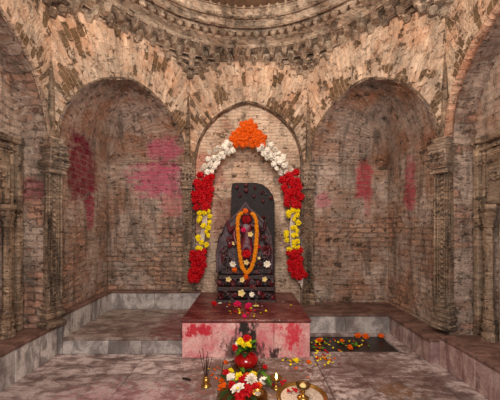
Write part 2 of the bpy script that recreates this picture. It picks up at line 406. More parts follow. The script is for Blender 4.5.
# ------------------------------------------------ dome
mb = MB()
prof = [(1.88, 3.20), (1.62, 3.20), (1.56, 3.19), (1.55, 3.225), (1.515, 3.235), (1.48, 3.24), (1.455, 3.25), (1.45, 3.30), (1.425, 3.315), (1.40, 3.315),
        (1.385, 3.30), (1.36, 3.305), (1.345, 3.33), (1.31, 3.345), (1.29, 3.335), (1.265, 3.34), (1.25, 3.37), (1.235, 3.38), (1.22, 3.40), (1.17, 3.50), (1.06, 3.62),
        (.88, 3.76), (.6, 3.88), (.3, 3.94), (.02, 3.96)]
mb.lathe(prof, (0, CY, 0), 160)
struct(mb.build('ceiling', M_dome, warp=.006, smooth=False))
def inside(x, y, m=0.):
    y -= CY
    return all(x*math.sin(a)+y*math.cos(a) < W-m for a in [i*math.pi/4 for i in range(8)])
def tooth(mb, a, R, z, wd, dep, h, kind):
    ca, sa = math.sin(a), math.cos(a); X = Vector((sa, -ca, 0)); N = Vector((-ca, -sa, 0)); C = Vector((ca*R, sa*R+CY, z))
    j = lambda s: random.uniform(-s, s)
    if kind == 'prow':     # pointed corbel: arrow-shaped in plan, tapering down
        B = -N*.085; dz = Vector((0,0,1)); k = .5+j(.06); Y = X*wd*k
        tp = [C+B+Y, C+Y, C+N*dep+X*j(.008), C-Y, C+B-Y]
        bt = [C+B+Y*.7-dz*h, C+Y*.55-dz*h, C+N*dep*.30-dz*(h+j(.008)), C-Y*.55-dz*h, C+B-Y*.7-dz*h]
        fs = [(0,1,2,3,4), (5,9,8,7,6)]+[(q, q+5, (q+1)%5+5, (q+1)%5) for q in range(5)]
        mb.add([tuple(p) for p in tp+bt], fs, [(p.x+p.y, p.z) for p in tp+bt])
    else:                  # leaf: rounded tongue hanging down
        n = 7; fr = []; bk = []
        for i in range(n+1):
            t = math.pi*i/n; fr.append(C+N*dep*.75*math.sin(t)**.5+X*wd*.42*math.cos(t)-Vector((0,0,h*math.sin(t)**.8)))
            bk.append(C-N*.01+X*wd*.46*math.cos(t)-Vector((0,0,h*1.1*math.sin(t)**.8)))
        cen = C+N*dep-Vector((0,0,h*.3))
        v = fr+bk+[cen]; L = len(v)-1
        fs = [(i, i+1, L) for i in range(n)]+[(i+1, i, n+1+i, n+2+i) for i in range(n)]
        mb.add([tuple(p) for p in v], fs, [(p.x+p.y, p.z) for p in v])
mb = MB()
rows = [(1.600, 3.190, .085, .072), (1.685, 3.130, .07, .062), (1.735, 3.066, .065, .058), (1.775, 3.006, .06, .055), (1.805, 2.950, .05, .05)]
for ri_, (R, z, dep, h) in enumerate(rows):
    n = int(2*math.pi*R/.135); n -= n % 8
    for i in range(n):
        a = 2*math.pi*(i+.5*(ri_ % 2))/n
        if inside(math.sin(a)*(R-dep*.2), CY+math.cos(a)*(R-dep*.2)) : tooth(mb, a, R, z, .085, dep*1.1, h, 'prow')
    # shelf above each row of teeth
    nn = 200
    for i in range(nn):
        a0, a1 = 2*math.pi*i/nn, 2*math.pi*(i+1)/nn; r0, r1 = R-.012, 1.86
        am = (a0+a1)/2
        if not inside(math.sin(am)*(R), CY+math.cos(am)*R, -.02): continue
        q = lambda r, a, zz: (math.sin(a)*r, CY+math.cos(a)*r, zz)
        vs = [q(r0,a0,z), q(r0,a1,z), q(r1,a1,z), q(r1,a0,z), q(r0,a0,z+.026), q(r0,a1,z+.026)]
        # clip outer radius to the octagon
        mb.add(vs, [(0,1,2,3), (4,5,1,0)], [(am*R, p[2]+p[0]) for p in vs])
        vs = [q(R+.085,a0,z-h-.01), q(R+.085,a1,z-h-.01), q(R+.08,a1,z), q(R+.08,a0,z)]
        mb.add(vs, [(0,1,2,3)], [(am*R, p[2]) for p in vs])
struct(mb.build('trim_6', M_dome, warp=.005))
mb = MB()
n = 96
for i in range(n):
    a = 2*math.pi*i/n; tooth(mb, a, 1.452, 3.306, .092, .040, .062, 'leaf')
for i in range(88):
    a = 2*math.pi*(i+.5)/88; tooth(mb, a, 1.245, 3.455, .082, .04, .062, 'leaf')
for i in range(88):
    a = 2*math.pi*i/88; tooth(mb, a, 1.19, 3.52, .078, .04, .060, 'leaf')
for i in range(80):
    a = 2*math.pi*i/80; tooth(mb, a, 1.12, 3.585, .078, .04, .065, 'leaf')
struct(mb.build('trim_7', M_dome, warp=.006))
mb = MB()   # dark strips painting the recess shade behind the hanging leaves
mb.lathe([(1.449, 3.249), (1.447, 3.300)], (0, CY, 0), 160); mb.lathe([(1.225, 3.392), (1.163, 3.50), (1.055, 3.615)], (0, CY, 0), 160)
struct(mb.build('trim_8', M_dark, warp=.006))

# ------------------------------------------------ floor, benches, plinth
M_floor = marble('floor_marble', srgb(208,188,180), srgb(142,120,114), srgb(66,46,38), dirt=.75, rough=.36, stains=[
    ((0, 2.05, 0, .5, .36, .3), srgb(104,78,60), .75), ((-.75, 1.7, 0, .5, .3, .3), srgb(176,84,104), .25), ((.3, 1.95, 0, .3, .25, .3), srgb(120,92,80), .5), ((.95, 2.2, 0, .45, .35, .3), srgb(96,62,56), .6), ((1.0, 1.9, 0, .12, .10, .3), srgb(120,84,50), .6)])
M_bench = marble('bench_marble', srgb(196,174,162), srgb(146,126,118), srgb(92,56,50), dirt=.6, rough=.45, stains=[((1.6, 2.0, .1, .4, .8, .3), srgb(170,80,96), .12)])
M_grey = marble('grey_marble', srgb(214,204,194), srgb(146,138,132), srgb(90,66,56), dirt=.4, rough=.4, vein=.8)
M_plat = marble('platform_marble', srgb(176,158,144), srgb(128,108,98), srgb(84,56,50), dirt=.6, rough=.3, stains=[((-.68, 2.8, .14, .22, .45, .2), srgb(110,44,50), .7)])
M_cap = marble('ledge_slab_marble', srgb(140,106,92), srgb(104,74,62), srgb(60,36,30), dirt=.6, rough=.5)
M_pf = marble('plinth_marble', srgb(242,196,184), srgb(224,160,154), srgb(206,70,92), dirt=.75, rough=.4, vein=.35, stains=[
    ((-.42, 2.37, .24, .12, .2, .05), srgb(190,16,40), .95), ((.38, 2.37, .20, .07, .2, .12), srgb(198,24,52), .9), ((.22, 2.37, .25, .05, .2, .05), srgb(198,60,80), .6),
    ((-.01, 2.37, .20, .075, .2, .14), srgb(34,24,20), 1.), ((.02, 2.37, .04, .12, .2, .08), srgb(44,30,24), .9), ((.22, 2.37, .0, .05, .2, .08), srgb(50,30,28), .95), ((-.14, 2.37, .06, .06, .2, .10), srgb(60,40,34), .8)])
M_pt = marble('plinth_top_marble', srgb(136,78,70), srgb(100,40,40), srgb(74,12,22), dirt=.8, rough=.14)

def slabs(mb, xs, ys, z, th, gap=.004, skip=None):
    for i in range(len(xs)-1):
        for j in range(len(ys)-1):
            if skip and skip(i, j): continue
            mb.box(((xs[i]+xs[i+1])/2, (ys[j]+ys[j+1])/2, z-th/2+random.uniform(-.0015,.0015)), (xs[i+1]-xs[i]-gap, ys[j+1]-ys[j]-gap, th), cham=.003)
mb = MB()
P0 = (.56, 2.50, 1.37, 2.90)
slabs(mb, [-1.9, -.89, -.2, .56], [-.4, .5, 1.35, 2.13, 2.50, 3.48], 0, .05)
slabs(mb, [.56, .86, 1.37], [-.4, .6, 1.5, 2.08, 2.50], 0, .05)
slabs(mb, [.56, 1.37], [2.90, 3.48], 0, .05); slabs(mb, [1.37, 1.92], [-.4, .6, 1.4, 2.0, 2.65, 3.48], 0, .05)
mb.box((0, 1.5, -.075), (3.9, 4.1, .05))
struct(mb.build('floor', M_floor))
# dark wet basin bottom
t = NT('wet_dark_stone'); n_, _ = t.noise(t.obj(), 9, 6); t.bump(n_, .004)
M_wet = t.out(t.mix(n_, srgb(28,22,20), srgb(52,40,34)), .32, .35)
mb = MB(); mb.box((.965, 2.70, -.032), (.81, .40, .02))
tag(mb.build('sunken_slab', M_wet), 'dark wet sunken stone slab strewn with petals right of the altar', 'slab')

def bench(root, x0, x1, y0, y1, h, cuts, sgn, mat, capm, lip=.03, inner=None):
    """front face panels along y plus cap slabs"""
    mb = MB(); pr = 0
    for a, b in zip(cuts[:-1], cuts[1:]):
        mb.box(((x0+x1)/2, (a+b)/2, (h-.03)/2), (x1-x0-.012, b-a-.003, h-.03), cham=.003)
    mb.build('front_panel', mat, root)
    mb = MB(); 
    for a, b in zip(cuts[:-1], cuts[1:]): mb.box(((x0+x1)/2, (a+b)/2, h-.015), (x1-x0, b-a-.002, .028), cham=.005)
    mb.build('top_slab', capm, root)
b1 = empty('stone_bench', (0,0,0), 'marble-faced stone bench running along the left side wall', 'bench')
bench(b1, -1.90, -1.65, 0, 2.44, .263, [-.1, .7, 1.35, 2.0, 2.44], 1, M_grey, M_cap)
b2 = empty('stone_bench', (0,0,0), 'pinkish marble-faced stone bench running along the right side wall', 'bench')
bench(b2, 1.53, 1.90, 0, 2.26, .241, [-.1, .65, 1.3, 1.9, 2.26], -1, M_bench, M_cap)

pl = empty('platform', (-1.15, 2.9, 0), 'low grey marble platform filling the left corner niche', 'platform')
mb = MB()
for a, b in ((-1.62, -1.22), (-1.22, -.93), (-.93, -.565)): mb.box(((a+b)/2-pl.location.x, 2.46-2.9, .058), (b-a-.003, .02, .112), cham=.002)
mb.build('riser', M_grey, pl)
mb = MB(); mb.box((-1.0925+1.15, 2.893-2.9, .127), (1.055, .87, .026), cham=.004); mb.build('top_slab', M_plat, pl)
mb = MB(); mb.box((-1.0925+1.15, 2.90-2.9, .057), (1.04, .84, .112)); mb.build('core', M_grey, pl)
lb = empty('low_ledge', (-1.65, 3.0, 0), 'narrow grey marble ledge edging the left niche platform', 'ledge')
mb = MB()
mb.box((-.005, -.08, .163), (.055, .93, .326), cham=.002)
mb.build('side_panel', M_grey, lb)
mb = MB()
for a, b in ((-1.625, -1.11), (-1.11, -.565)): mb.box(((a+b)/2+1.65, .363, .163), (b-a-.003, .05, .326), cham=.002)
mb.build('back_panel', M_grey, lb)
mb = MB(); mb.box((-.005, -.06, .34), (.075, .99, .026), cham=.004); mb.box((.55, .363, .34), (1.06, .075, .026), cham=.004); mb.build('top_slab', M_cap, lb)

rb = empty('low_ledge', (1.5, 2.9, 0), 'low marble ledge turning the corner of the right niche', 'ledge')
mb = MB()
for a, b in ((2.265, 2.62), (2.62, 2.93)): mb.box((.075, (a+b)/2-2.9, .088), (.20, b-a-.003, .176), cham=.002)
mb.build('side_panel', M_bench, rb)
mb = MB()
for a, b in ((.535, 1.02), (1.02, 1.67)): mb.box(((a+b)/2-1.5, 3.165-2.9, .088), (b-a-.003, .45, .176), cham=.002)
mb.build('back_panel', M_grey, rb)
mb = MB(); mb.box((.075, 2.60-2.9, .19), (.225, .67, .026), cham=.004); mb.box((1.11-1.5, 3.165-2.9, .19), (1.15, .47, .026), cham=.004); mb.build('top_slab', M_cap, rb)

al = empty('altar_plinth', (-.017, 2.9, 0), 'pink marble altar plinth stained with red powder under the black idol', 'altar')
mb = MB()
for a, b in ((-.559, -.10), (-.10, .22), (.22, .525)): mb.box(((a+b)/2+.017, 2.39-2.9, .146), (b-a-.003, .02, .29), cham=.002)
mb.build('front_panel', M_pf, al)
for sx in (-.549, .515):
    mb = MB(); mb.box((sx+.017, 2.92-2.9, .146), (.02, .96, .29), cham=.002); mb.build('side_panel', M_pf, al)
mb = MB(); mb.box((0, 2.92-2.9, .145), (1.04, .94, .288)); mb.build('core', M_grey, al)
mb = MB(); mb.box((0, 2.90-2.9, .307), (1.11, 1.03, .026), cham=.005); mb.build('top_slab', M_pt, al)

# ------------------------------------------------ pilasters
def make_pilaster(name, label, hbase, wd=.118):
    """local: x across, -y towards the room; z from 0 (bench top)"""
    H = ZS-hbase; root = empty(name, (0,0,0), label, 'pilaster')
    sh0, sh1 = .20, H-.30
    mb = MB()        # shaft: outer fillets, sunk panel with carved lozenges
    mb.box((0, -.02, (sh0+sh1)/2), (wd, .07, sh1-sh0), cham=.006)
    for s in (-1, 1):
        mb.box((s*wd*.42, -.065, (sh0+sh1)/2), (wd*.12, .03, sh1-sh0), cham=.006)
        mb.box((s*wd*.25, -.06, (sh0+sh1)/2), (wd*.07, .02, sh1-sh0), cham=.004)
    mb.build('shaft', M_carve, root, warp=.003)
    mb = MB(); z = sh0+.03
    while z < sh1-.02:
        mb.box((0, -.058, z), (wd*.22, .02, wd*.22), M=Matrix.Rotation(math.pi/4, 3, 'Y'), cham=.004)
        for s in (-1, 1):
            mb.box((s*wd*.15, -.056, z+.021), (.012, .014, .014), cham=.003)
        z += .042
    mb.build('carved_band', M_carve, root, warp=.003)
    mb = MB()        # base: plinth block, bulging torus and vase
    sq = lambda z0, z1, w_, d_: mb.box((0, -d_/2+.03, (z0+z1)/2), (w_, d_, z1-z0), cham=.008)
    sq(0, .05, wd*1.4, .13); sq(.05, .075, wd*1.15, .105); sq(.075, .125, wd*1.35, .12); sq(.125, .145, wd*1.1, .10); sq(.145, .175, wd*1.25, .11); sq(.175, .205, wd*1.1, .10)
    mb.build('base', M_carve, root, warp=.004)
    mb = MB()        # capital: necking, stepped corbels, brackets, abacus
    c0 = H-.30
    sq2 = lambda z0, z1, w0, d0, tp=.85: mb.box((0, -d0/2+.03, (z0+z1)/2), (w0, d0, z1-z0), cham=.006, taper=tp)
    sq2(c0, c0+.02, wd*1.25, .14, 1); sq2(c0+.02, c0+.045, wd*1.05, .12, 1); sq2(c0+.045, c0+.075, wd*1.45, .165, .75); sq2(c0+.075, c0+.092, wd*1.5, .17, 1)
    sq2(c0+.092, c0+.20, wd*1.15, .15, .9); sq2(c0+.20, c0+.235, wd*1.35, .17, .85); sq2(c0+.235, c0+.255, wd*1.15, .14, 1); sq2(c0+.255, c0+.30, wd*1.1, .13, .9)
    for s in (-1, 0, 1):
        for q in range(2): mb.tube([(s*wd*.42, -.125, c0+.10+q*.045), (s*wd*.42, -.16, c0+.115+q*.045), (s*wd*.42, -.13, c0+.135+q*.045)], [.012, .020, .012], 7)
    mb.build('capital', M_dome, root, warp=.005)
    mb = MB(); mb.tube([(0, -.005, H-.01), (0, -.008, H+.4), (0, .01, H+.8), (0, .045, H+1.11)], [.042, .030, .022, .014], 8)
    mb.build('vertical_rib', M_carve, root, warp=.004)
    return root
zl, zr = .263, .241
v = W-A
pil = make_pilaster('carved_pilaster', 'carved stone pilaster standing at the end of the left bench', zl)
pil.location = (-W-.01, CY+A-.00, zl); pil.rotation_euler = (0, 0, math.atan2(1.69-.0, -.70)*0 + math.radians(67.5))
p2 = make_pilaster('carved_pilaster', 'carved stone pilaster standing at the end of the right bench', zr)
p2.location = (W+.01, CY+A-.00, zr); p2.rotation_euler = (0, 0, -math.radians(67.5))
p3 = make_pilaster('carved_pilaster', 'weathered pilaster behind the left side of the flower garland', .353, .105)
p3.location = (-A-.03, D-.02, .353); p3.rotation_euler = (0, 0, math.radians(12))
p4 = make_pilaster('carved_pilaster', 'weathered pilaster behind the right side of the flower garland', .203, .105)
p4.location = (A+.03, D-.02, .203); p4.rotation_euler = (0, 0, -math.radians(12))

# blind niche frames on the side walls
def niche_frame(sg, h0, lab):
    XW = 1.90; root = empty('niche_frame', (sg*XW, 2.0, h0), lab, 'niche frame')
    if sg < 0: root.rotation_euler = (0, 0, math.pi/2)
    else: root.rotation_euler = (0, 0, -math.pi/2)
    # local: x along wall (towards the back = +x for left), -y to room
    s = 1 if sg < 0 else -1
    mb = MB(); H = 1.62-h0+.16
    for x in (.29, -.69): mb.box((s*x, -.02, H/2), (.05, .06, H), cham=.01)
    mb.box((s*-.2, -.022, H+.02), (1.06, .075, .05), cham=.012); mb.box((s*-.2, -.018, H-.05), (.96, .05, .03), cham=.008)
    mb.box((s*.235, -.012, H/2), (.03, .035, H), cham=.008)
    mb.build('frame', M_carve, root, warp=.004)
    for x in (.155, -.555):
        mb = MB(); hc = .98-h0+.28
        prof = [(.0, 0), (.062, 0), (.062, .05), (.048, .06), (.060, .09), (.060, .12), (.044, .135), (.055, .17), (.040, .2), (.036, .24), (.034, .5), (.036, hc-.16), (.05, hc-.15), (.038, hc-.13), (.052, hc-.09), (.066, hc-.05), (.05, hc-.04), (.07, hc-.01), (.07, hc+.02), (0, hc+.02)]
        mb.lathe(prof, (s*x, -.05, 0), 12, mod=lambda a, z: .78+.05*math.cos(6*a)); mb.build('colonette', M_carve, root, warp=.003)
    mb = MB(); mb.box((s*-.2, -.018, (hc+.02+H-.07)/2), (.80, .045, H-.09-hc), cham=.01)
    for x in (-.5, -.35, -.2, -.05, .1):
        zc = (hc+H)/2-.02
        mb.tube([(s*x+.045*math.cos(a)*(1-a/16), -.05, zc+.05*math.sin(a)*(1-a/16)) for a in [i*.5 for i in range(22)]], .011, 6)
        mb.box((s*(x+.075), -.045, zc), (.012, .02, .18), cham=.004)
    mb.build('carved_panel', M_carve, root, warp=.003)
    mb = MB(); mb.box((s*-.2, -.004, .45), (.62, .03, .9), cham=.01); mb.build('back_panel', M_side, root)
niche_frame(-1, .263, 'carved blind niche frame with colonettes on the left side wall')
niche_frame(1, .241, 'carved blind niche frame with colonettes on the right side wall')

#OBJECTS
# ------------------------------------------------ flowers
def petal_mat(name, rgb, dark=.55): return simple(name, srgb(*rgb), .6, .2, var=1-dark, sc=55)
M_or = petal_mat('orange_petals', (250,104,10), .35); M_ye = petal_mat('yellow_petals', (255,226,24), .6); M_rd = petal_mat('red_petals', (208,8,22), .35)
M_wh = petal_mat('white_petals', (250,240,222), .7); M_pk = petal_mat('pink_petals', (226,26,88), .5); M_cr = petal_mat('cream_petals', (250,222,150), .6)
M_gr = petal_mat('green_leaves', (92,140,36), .5); M_dg = petal_mat('dark_green_leaves', (44,66,26), .5)
def ball_mesh(name, mat, r, rough=.22, freq=8, sub=3, flat=.85, seed=0):
    bm = bmesh.new(); bmesh.ops.create_icosphere(bm, subdivisions=sub, radius=1)
    for v in bm.verts:
        p = v.co.normalized(); n = noise.noise(p*freq*.45+Vector((seed,0,0)))+.6*noise.noise(p*freq+Vector((0,seed,3)))
        q = p*(1+rough*n*2.0); v.co = Vector((q.x*r, q.y*r, q.z*r*flat))
    me = bpy.data.meshes.new(name); bm.to_mesh(me); bm.free(); me.materials.append(mat); return me
def petals_mesh(name, mat, r, rings=((8, 1., .15), (7, .75, .5), (5, .45, .9)), wid=.42, core=None):
    """open flower of separate curved petals facing +z"""
    mb = MB()
    for (n, rr, tilt) in rings:
        for i in range(n):
            a = 2*math.pi*(i+rr*3)/n; c, s_ = math.cos(a), math.sin(a); row = []
            for j in range(4):
                t_ = j/3; d = r*rr*t_; h = r*(tilt*t_*.8+.1*math.sin(t_*3)); wdt = r*wid*math.sin(math.pi*min(1, t_*.8+.12))
                row.append([(c*d-s_*wdt*k, s_*d+c*wdt*k, h+abs(k)*r*.10) for k in (-1, 0, 1)])
            mb.grid(row, [[(0,0)]*3]*4)
    if core: mb.lathe([(0, r*.28), (r*.16, r*.24), (r*.2, r*.12), (r*.1, 0)], n=8, mi=1)
    o = mb.build(name, [mat]+([core] if core else []), smooth=False); me = o.data; bpy.data.objects.remove(o); return me
ME = {}
for nm, mt in (('orange_marigold', M_or), ('yellow_marigold', M_ye), ('red_rose', M_rd), ('pink_rose', M_pk)):
    ME[nm] = [ball_mesh(nm, mt, .5, .36 if 'rose' not in nm else .34, 11 if 'rose' not in nm else 9, 3, .85, k*7) for k in range(3)]
M_am = petal_mat('amber_petals', (244,150,20), .5); ME['amber_marigold'] = [ball_mesh('amber_marigold', M_am, .5, .36, 11, 3, .85, k*5) for k in range(3)]
ME['white_chrysanthemum'] = [petals_mesh('white_chrysanthemum', M_wh, .5, ((9, 1., .1), (9, .9, .45), (7, .65, .8), (5, .35, 1.3)), .22), ball_mesh('white_chrysanthemum', M_wh, .46, .26, 7, 3, .85, 4)]
ME['cream_flower'] = [petals_mesh('cream_flower', M_cr, .5, ((5, 1., .2),), .45, M_ye)]
ME['white_daisy'] = [petals_mesh('white_daisy', M_wh, .5, ((7, 1., .12), (6, .7, .3)), .40, M_ye)]
def bloom(kind, loc, size, parent=None, rot=None, k=None):
    o = bpy.data.objects.new(kind, random.choice(ME[kind]) if k is None else ME[kind][k]); COL.objects.link(o)
    o.location = loc; o.scale = (size,)*3; o.rotation_euler = rot or [random.uniform(0, 6.28) for _ in range(3)]
    if parent: o.parent = parent
    return o
FACE = (math.pi/2, 0, 0)
def facing(): return (math.pi/2+random.uniform(-.35,.35), random.uniform(-3,3)*0, random.uniform(-.4,.4))

# big garland hanging in front of the wall
M_rib = simple('white_cotton_cord', srgb(232,214,196), .9, .1, var=.3, sc=60)
gd = empty('flower_garland', (0, 3.27, 1.62), 'large arched flower garland of orange, white, red and yellow blossoms hanging around the idol', 'garland')
g0 = gd.location
DG = 3.27
GL = [(244,134),(238,142),(226,150),(214,159),(207,170),(204,184),(203,200),(205,215),(204,228),(201,243),(200,254),(197,268),(193,283)]
GR = [(244,134),(252,140),(264,147),(275,156),(284,167),(291,180),(293,196),(294,212),(292,228),(293,245),(295,256),(298,270),(301,283)]
for P_ in (GL, GR):
    path = [px(x, y, DG)-g0 for x, y in P_]
    mb = MB()
    for dx in (-.018, 0, .018): mb.tube([p+Vector((dx, .012*(dx != 0), 0)) for p in path], .013, 6)
    mb.build('cord', M_rib, gd, smooth=True)
def lerp_path(P_, t):
    L = [0]
    for a, b in zip(P_[:-1], P_[1:]): L.append(L[-1]+math.dist(a, b))
    q = t*L[-1]
    for i in range(len(L)-1):
        if L[i+1] >= q: break
    s_ = (q-L[i])/(L[i+1]-L[i]); a, b = P_[i], P_[i+1]
    dx, dy = b[0]-a[0], b[1]-a[1]; l = math.hypot(dx, dy)
    return a[0]+dx*s_, a[1]+dy*s_, -dy/l, dx/l
def section(P_, t0, t1, kind, n, wpx, size, skip=None):
    for i in range(n):
        t_ = t0+(t1-t0)*((i+.5)/n); x, y, nx, ny = lerp_path(P_, t_)
        for c in (-1, 0, 1):
            if skip and skip(i, c): continue
            o_ = c*wpx*(.85+random.uniform(-.3,.3)); p = px(x+nx*o_+random.uniform(-1.4,1.4), y+ny*o_+random.uniform(-2.2,2.2), DG-.03-(.025 if c == 0 else 0))
            bloom(kind, p-g0, size*random.uniform(.9,1.15), gd)
section(GL, .10, .335, 'white_chrysanthemum', 8, 5.2, .066); section(GR, .10, .345, 'white_chrysanthemum', 9, 5.2, .070)
section(GL, .35, .54, 'red_rose', 7, 7.2, .082); section(GR, .355, .55, 'red_rose', 7, 7.0, .082)
section(GL, .55, .79, 'yellow_marigold', 8, 5.5, .056, lambda i, c: (c == 0 and i in (1,2,4,5)) or (c == 1 and i in (3, 4)))
section(GR, .555, .80, 'yellow_marigold', 8, 5.5, .056, lambda i, c: (c == 1 and i in (2,3)) or (c == 0 and i in (1,4)))
section(GL, .80, .985, 'red_rose', 8, 5.6, .072); section(GR, .81, .97, 'red_rose', 7, 5.6, .072)
for cx, cy, lst in ((240, 138, 19), (257, 139, 17), (248, 128, 15)):
    for i in range(lst):
        a = i*2.4; r = 2.05*math.sqrt(i+.3); bloom('orange_marigold', px(cx+r*math.cos(a), cy+r*math.sin(a)*1.05, DG-.03-.035*(1-r/8))-g0, .062*random.uniform(.9,1.1), gd)
mb = MB(); mb.grid([[tuple(px(x, y, DG+.0)-g0) for x in (298.5+(y-278)*.3, 301+(y-278)*.1, 303.5-(y-278)*.15)] for y in (278, 282, 285, 288)], [[(0,0)]*3]*4)
mb.grid([[tuple(px(x, y, DG+.012)-g0) for x in (298.5+(y-278)*.3, 301+(y-278)*.1, 303.5-(y-278)*.15)] for y in (278, 282, 285, 288)], [[(0,0)]*3]*4)
mb.build('cloth_tail', M_rib, gd)

# ------------------------------------------------ the idol
t = NT('black_idol_stone'); P_ = t.obj(); a_, _ = t.noise(P_, 9, 6, .65); b_, _ = t.noise(P_, 26, 6, .7)
c_ = t.mix(a_, srgb(14,10,10), srgb(52,38,36)); c_ = t.mix(t.step(b_, .52, .66, 0, .75), c_, srgb(104,18,24)); c_ = t.mix(t.step(a_, .6, .72, 0, .5), c_, srgb(70,40,30))
t.bump(b_, .012); M_id = t.out(c_, .42, .5)
t = NT('grey_idol_stone'); P_ = t.obj(); a_, _ = t.noise(P_, 7, 6, .65); b_, _ = t.noise(P_, 60, 4)
c_ = t.mix(a_, srgb(15,13,13), srgb(46,40,39)); c_ = t.mix(t.step(b_, .62, .75, 0, .5), c_, srgb(140,40,36)); t.bump(b_, .012); M_ig = t.out(c_, .6, .3)
M_au = simple('dusty_grey_stone', srgb(96,78,80), .6, .3, var=.6, sc=14, bump=.01)
M_bd = simple('red_dusted_black_stone', srgb(30,22,24), .4, .5, var=.5, sc=9, bump=.008, col2=srgb(110,24,34))
M_vr = simple('vermilion_powder', srgb(140,18,24), .85, .1, var=.5, sc=30)
M_rs = simple('red_smeared_stone', srgb(96,22,28), .5, .4, var=.6, sc=18, bump=.008)
DI = 3.14; SI = f/DI
ix = lambda x: (x-248)/SI
iz = lambda y: 1.1+(228-y)/SI
idol = empty('deity_idol', (0, DI, .321), 'black stone idol smeared with vermilion standing in a round-topped slab on the altar', 'statue')
def prism(mb, pts, y0, y1, bev=.0, mi=0):
    """outline (x,z) extruded between depths y0 (front) and y1"""
    n = len(pts); cx = sum(p[0] for p in pts)/n; cz = sum(p[1] for p in pts)/n
    k = lambda p, b: (p[0]+(cx-p[0])*b, p[1]+(cz-p[1])*b)
    fr = [(*k(p, bev),) for p in pts]
    v = [(p[0], y0, p[1]) for p in fr]+[(p[0], y0+.02, p[1]) for p in pts]+[(p[0], y1, p[1]) for p in pts]
    fs = [list(range(n))[::-1], [2*n+i for i in range(n)]]
    for i in range(n):
        j = (i+1) % n; fs += [(i, j, n+j, n+i), (n+i, n+j, 2*n+j, 2*n+i)]
    mb.add(v, [q for q in fs], [(p[0], p[2]) for p in v], mi)
IZ = .321
def rel(pts): return [(ix(x), iz(y)-IZ) for x, y in pts]
mb = MB()
pts = [(217.5,300),(217.5,268),(231,262),(231,188),(232,183.5),(235,182),(256,182),(263,184),(269,188.5),(273.5,195),(275,203),(275,300)]
prism(mb, rel(pts), .03, .17, .03); mb.build('back_slab', M_ig, idol)
# pointed aureole with a raised rim
out = [(218,272),(217,255),(220,238),(226,225),(235,216),(242,209),(245.5,203),(249,209),(257,215),(265,224),(270,236),(272,252),(271,272)]
mb = MB(); prism(mb, rel(out), -.005, .05, .02); mb.build('aureole', M_au, idol)
mb = MB(); mb.tube([(x, -.012, z) for x, z in rel(out)], .016, 8); mb.build('aureole_rim', M_au, idol, smooth=True)
# relief bosses on the upper slab
for (x, y, r) in ((237,187,.020),(246,185,.022),(246,190.5,.026),(255,187,.018),(262,192,.018),(266,193.5,.016),(271,198,.02),(263,201,.018),(240,195,.018),(254,196,.02),(264,217,.018),(262,224,.018)):
    o = bpy.data.objects.new('carved_boss', ball_mesh('carved_boss', M_rs if r > .017 else M_id, r, .2, 4, 2, 1.1, x)); COL.objects.link(o); o.location = (ix(x), .02, iz(y)-IZ); o.parent = idol
# stepped base with lotus row
mb = MB()
def sl(y0, y1, x0, x1, d, ch=.012): mb.box(((ix(x0)+ix(x1))/2, .17-d/2, (iz(y0)+iz(y1))/2-IZ), (ix(x1)-ix(x0), d, iz(y1)-iz(y0)), cham=ch)
sl(302, 296, 217, 275, .36); sl(296.2, 288, 219, 273, .31, .02); sl(288.2, 284, 218, 274, .34); sl(284.2, 277, 220, 272, .30, .02); sl(277.2, 273, 218.5, 273.5, .33); sl(273.2, 268, 221, 271, .27, .015)
mb.build('pedestal', M_id, idol, warp=.006)
for i in range(9):
    o = bpy.data.objects.new('lotus_petal', ball_mesh('lotus_petal', M_id if i % 2 else M_rs, .034, .12, 3, 2, 1.2, i)); COL.objects.link(o); o.location = (ix(221+6.2*i), -.125, iz(280.5)-IZ); o.parent = idol
for i in range(8):
    o = bpy.data.objects.new('base_carving', ball_mesh('base_carving', M_id if i % 3 else M_rs, .036, .3, 4, 2, 1.0, i+20)); COL.objects.link(o); o.location = (ix(222+6.8*i), -.135, iz(292)-IZ); o.parent = idol
def skin(name, verts, edges, mat, parent, sub=2):
    me = bpy.data.meshes.new(name); me.from_pydata([v[0] for v in verts], edges, []); o = bpy.data.objects.new(name, me); COL.objects.link(o); o.parent = parent
    m = o.modifiers.new('skin', 'SKIN'); m.use_smooth_shade = True
    sv = me.skin_vertices[0].data if me.skin_vertices else None
    if sv is None:
        bm = bmesh.new(); bm.from_mesh(me); bm.verts.layers.skin.verify(); bm.to_mesh(me); bm.free(); sv = me.skin_vertices[0].data
    for i, v in enumerate(verts):
        r = v[1]; sv[i].radius = r if hasattr(r, '__len__') else (r, r)
    sv[0].use_root = True
    s_ = o.modifiers.new('subdivision', 'SUBSURF'); s_.levels = sub; s_.render_levels = sub
    me.materials.append(mat); return o
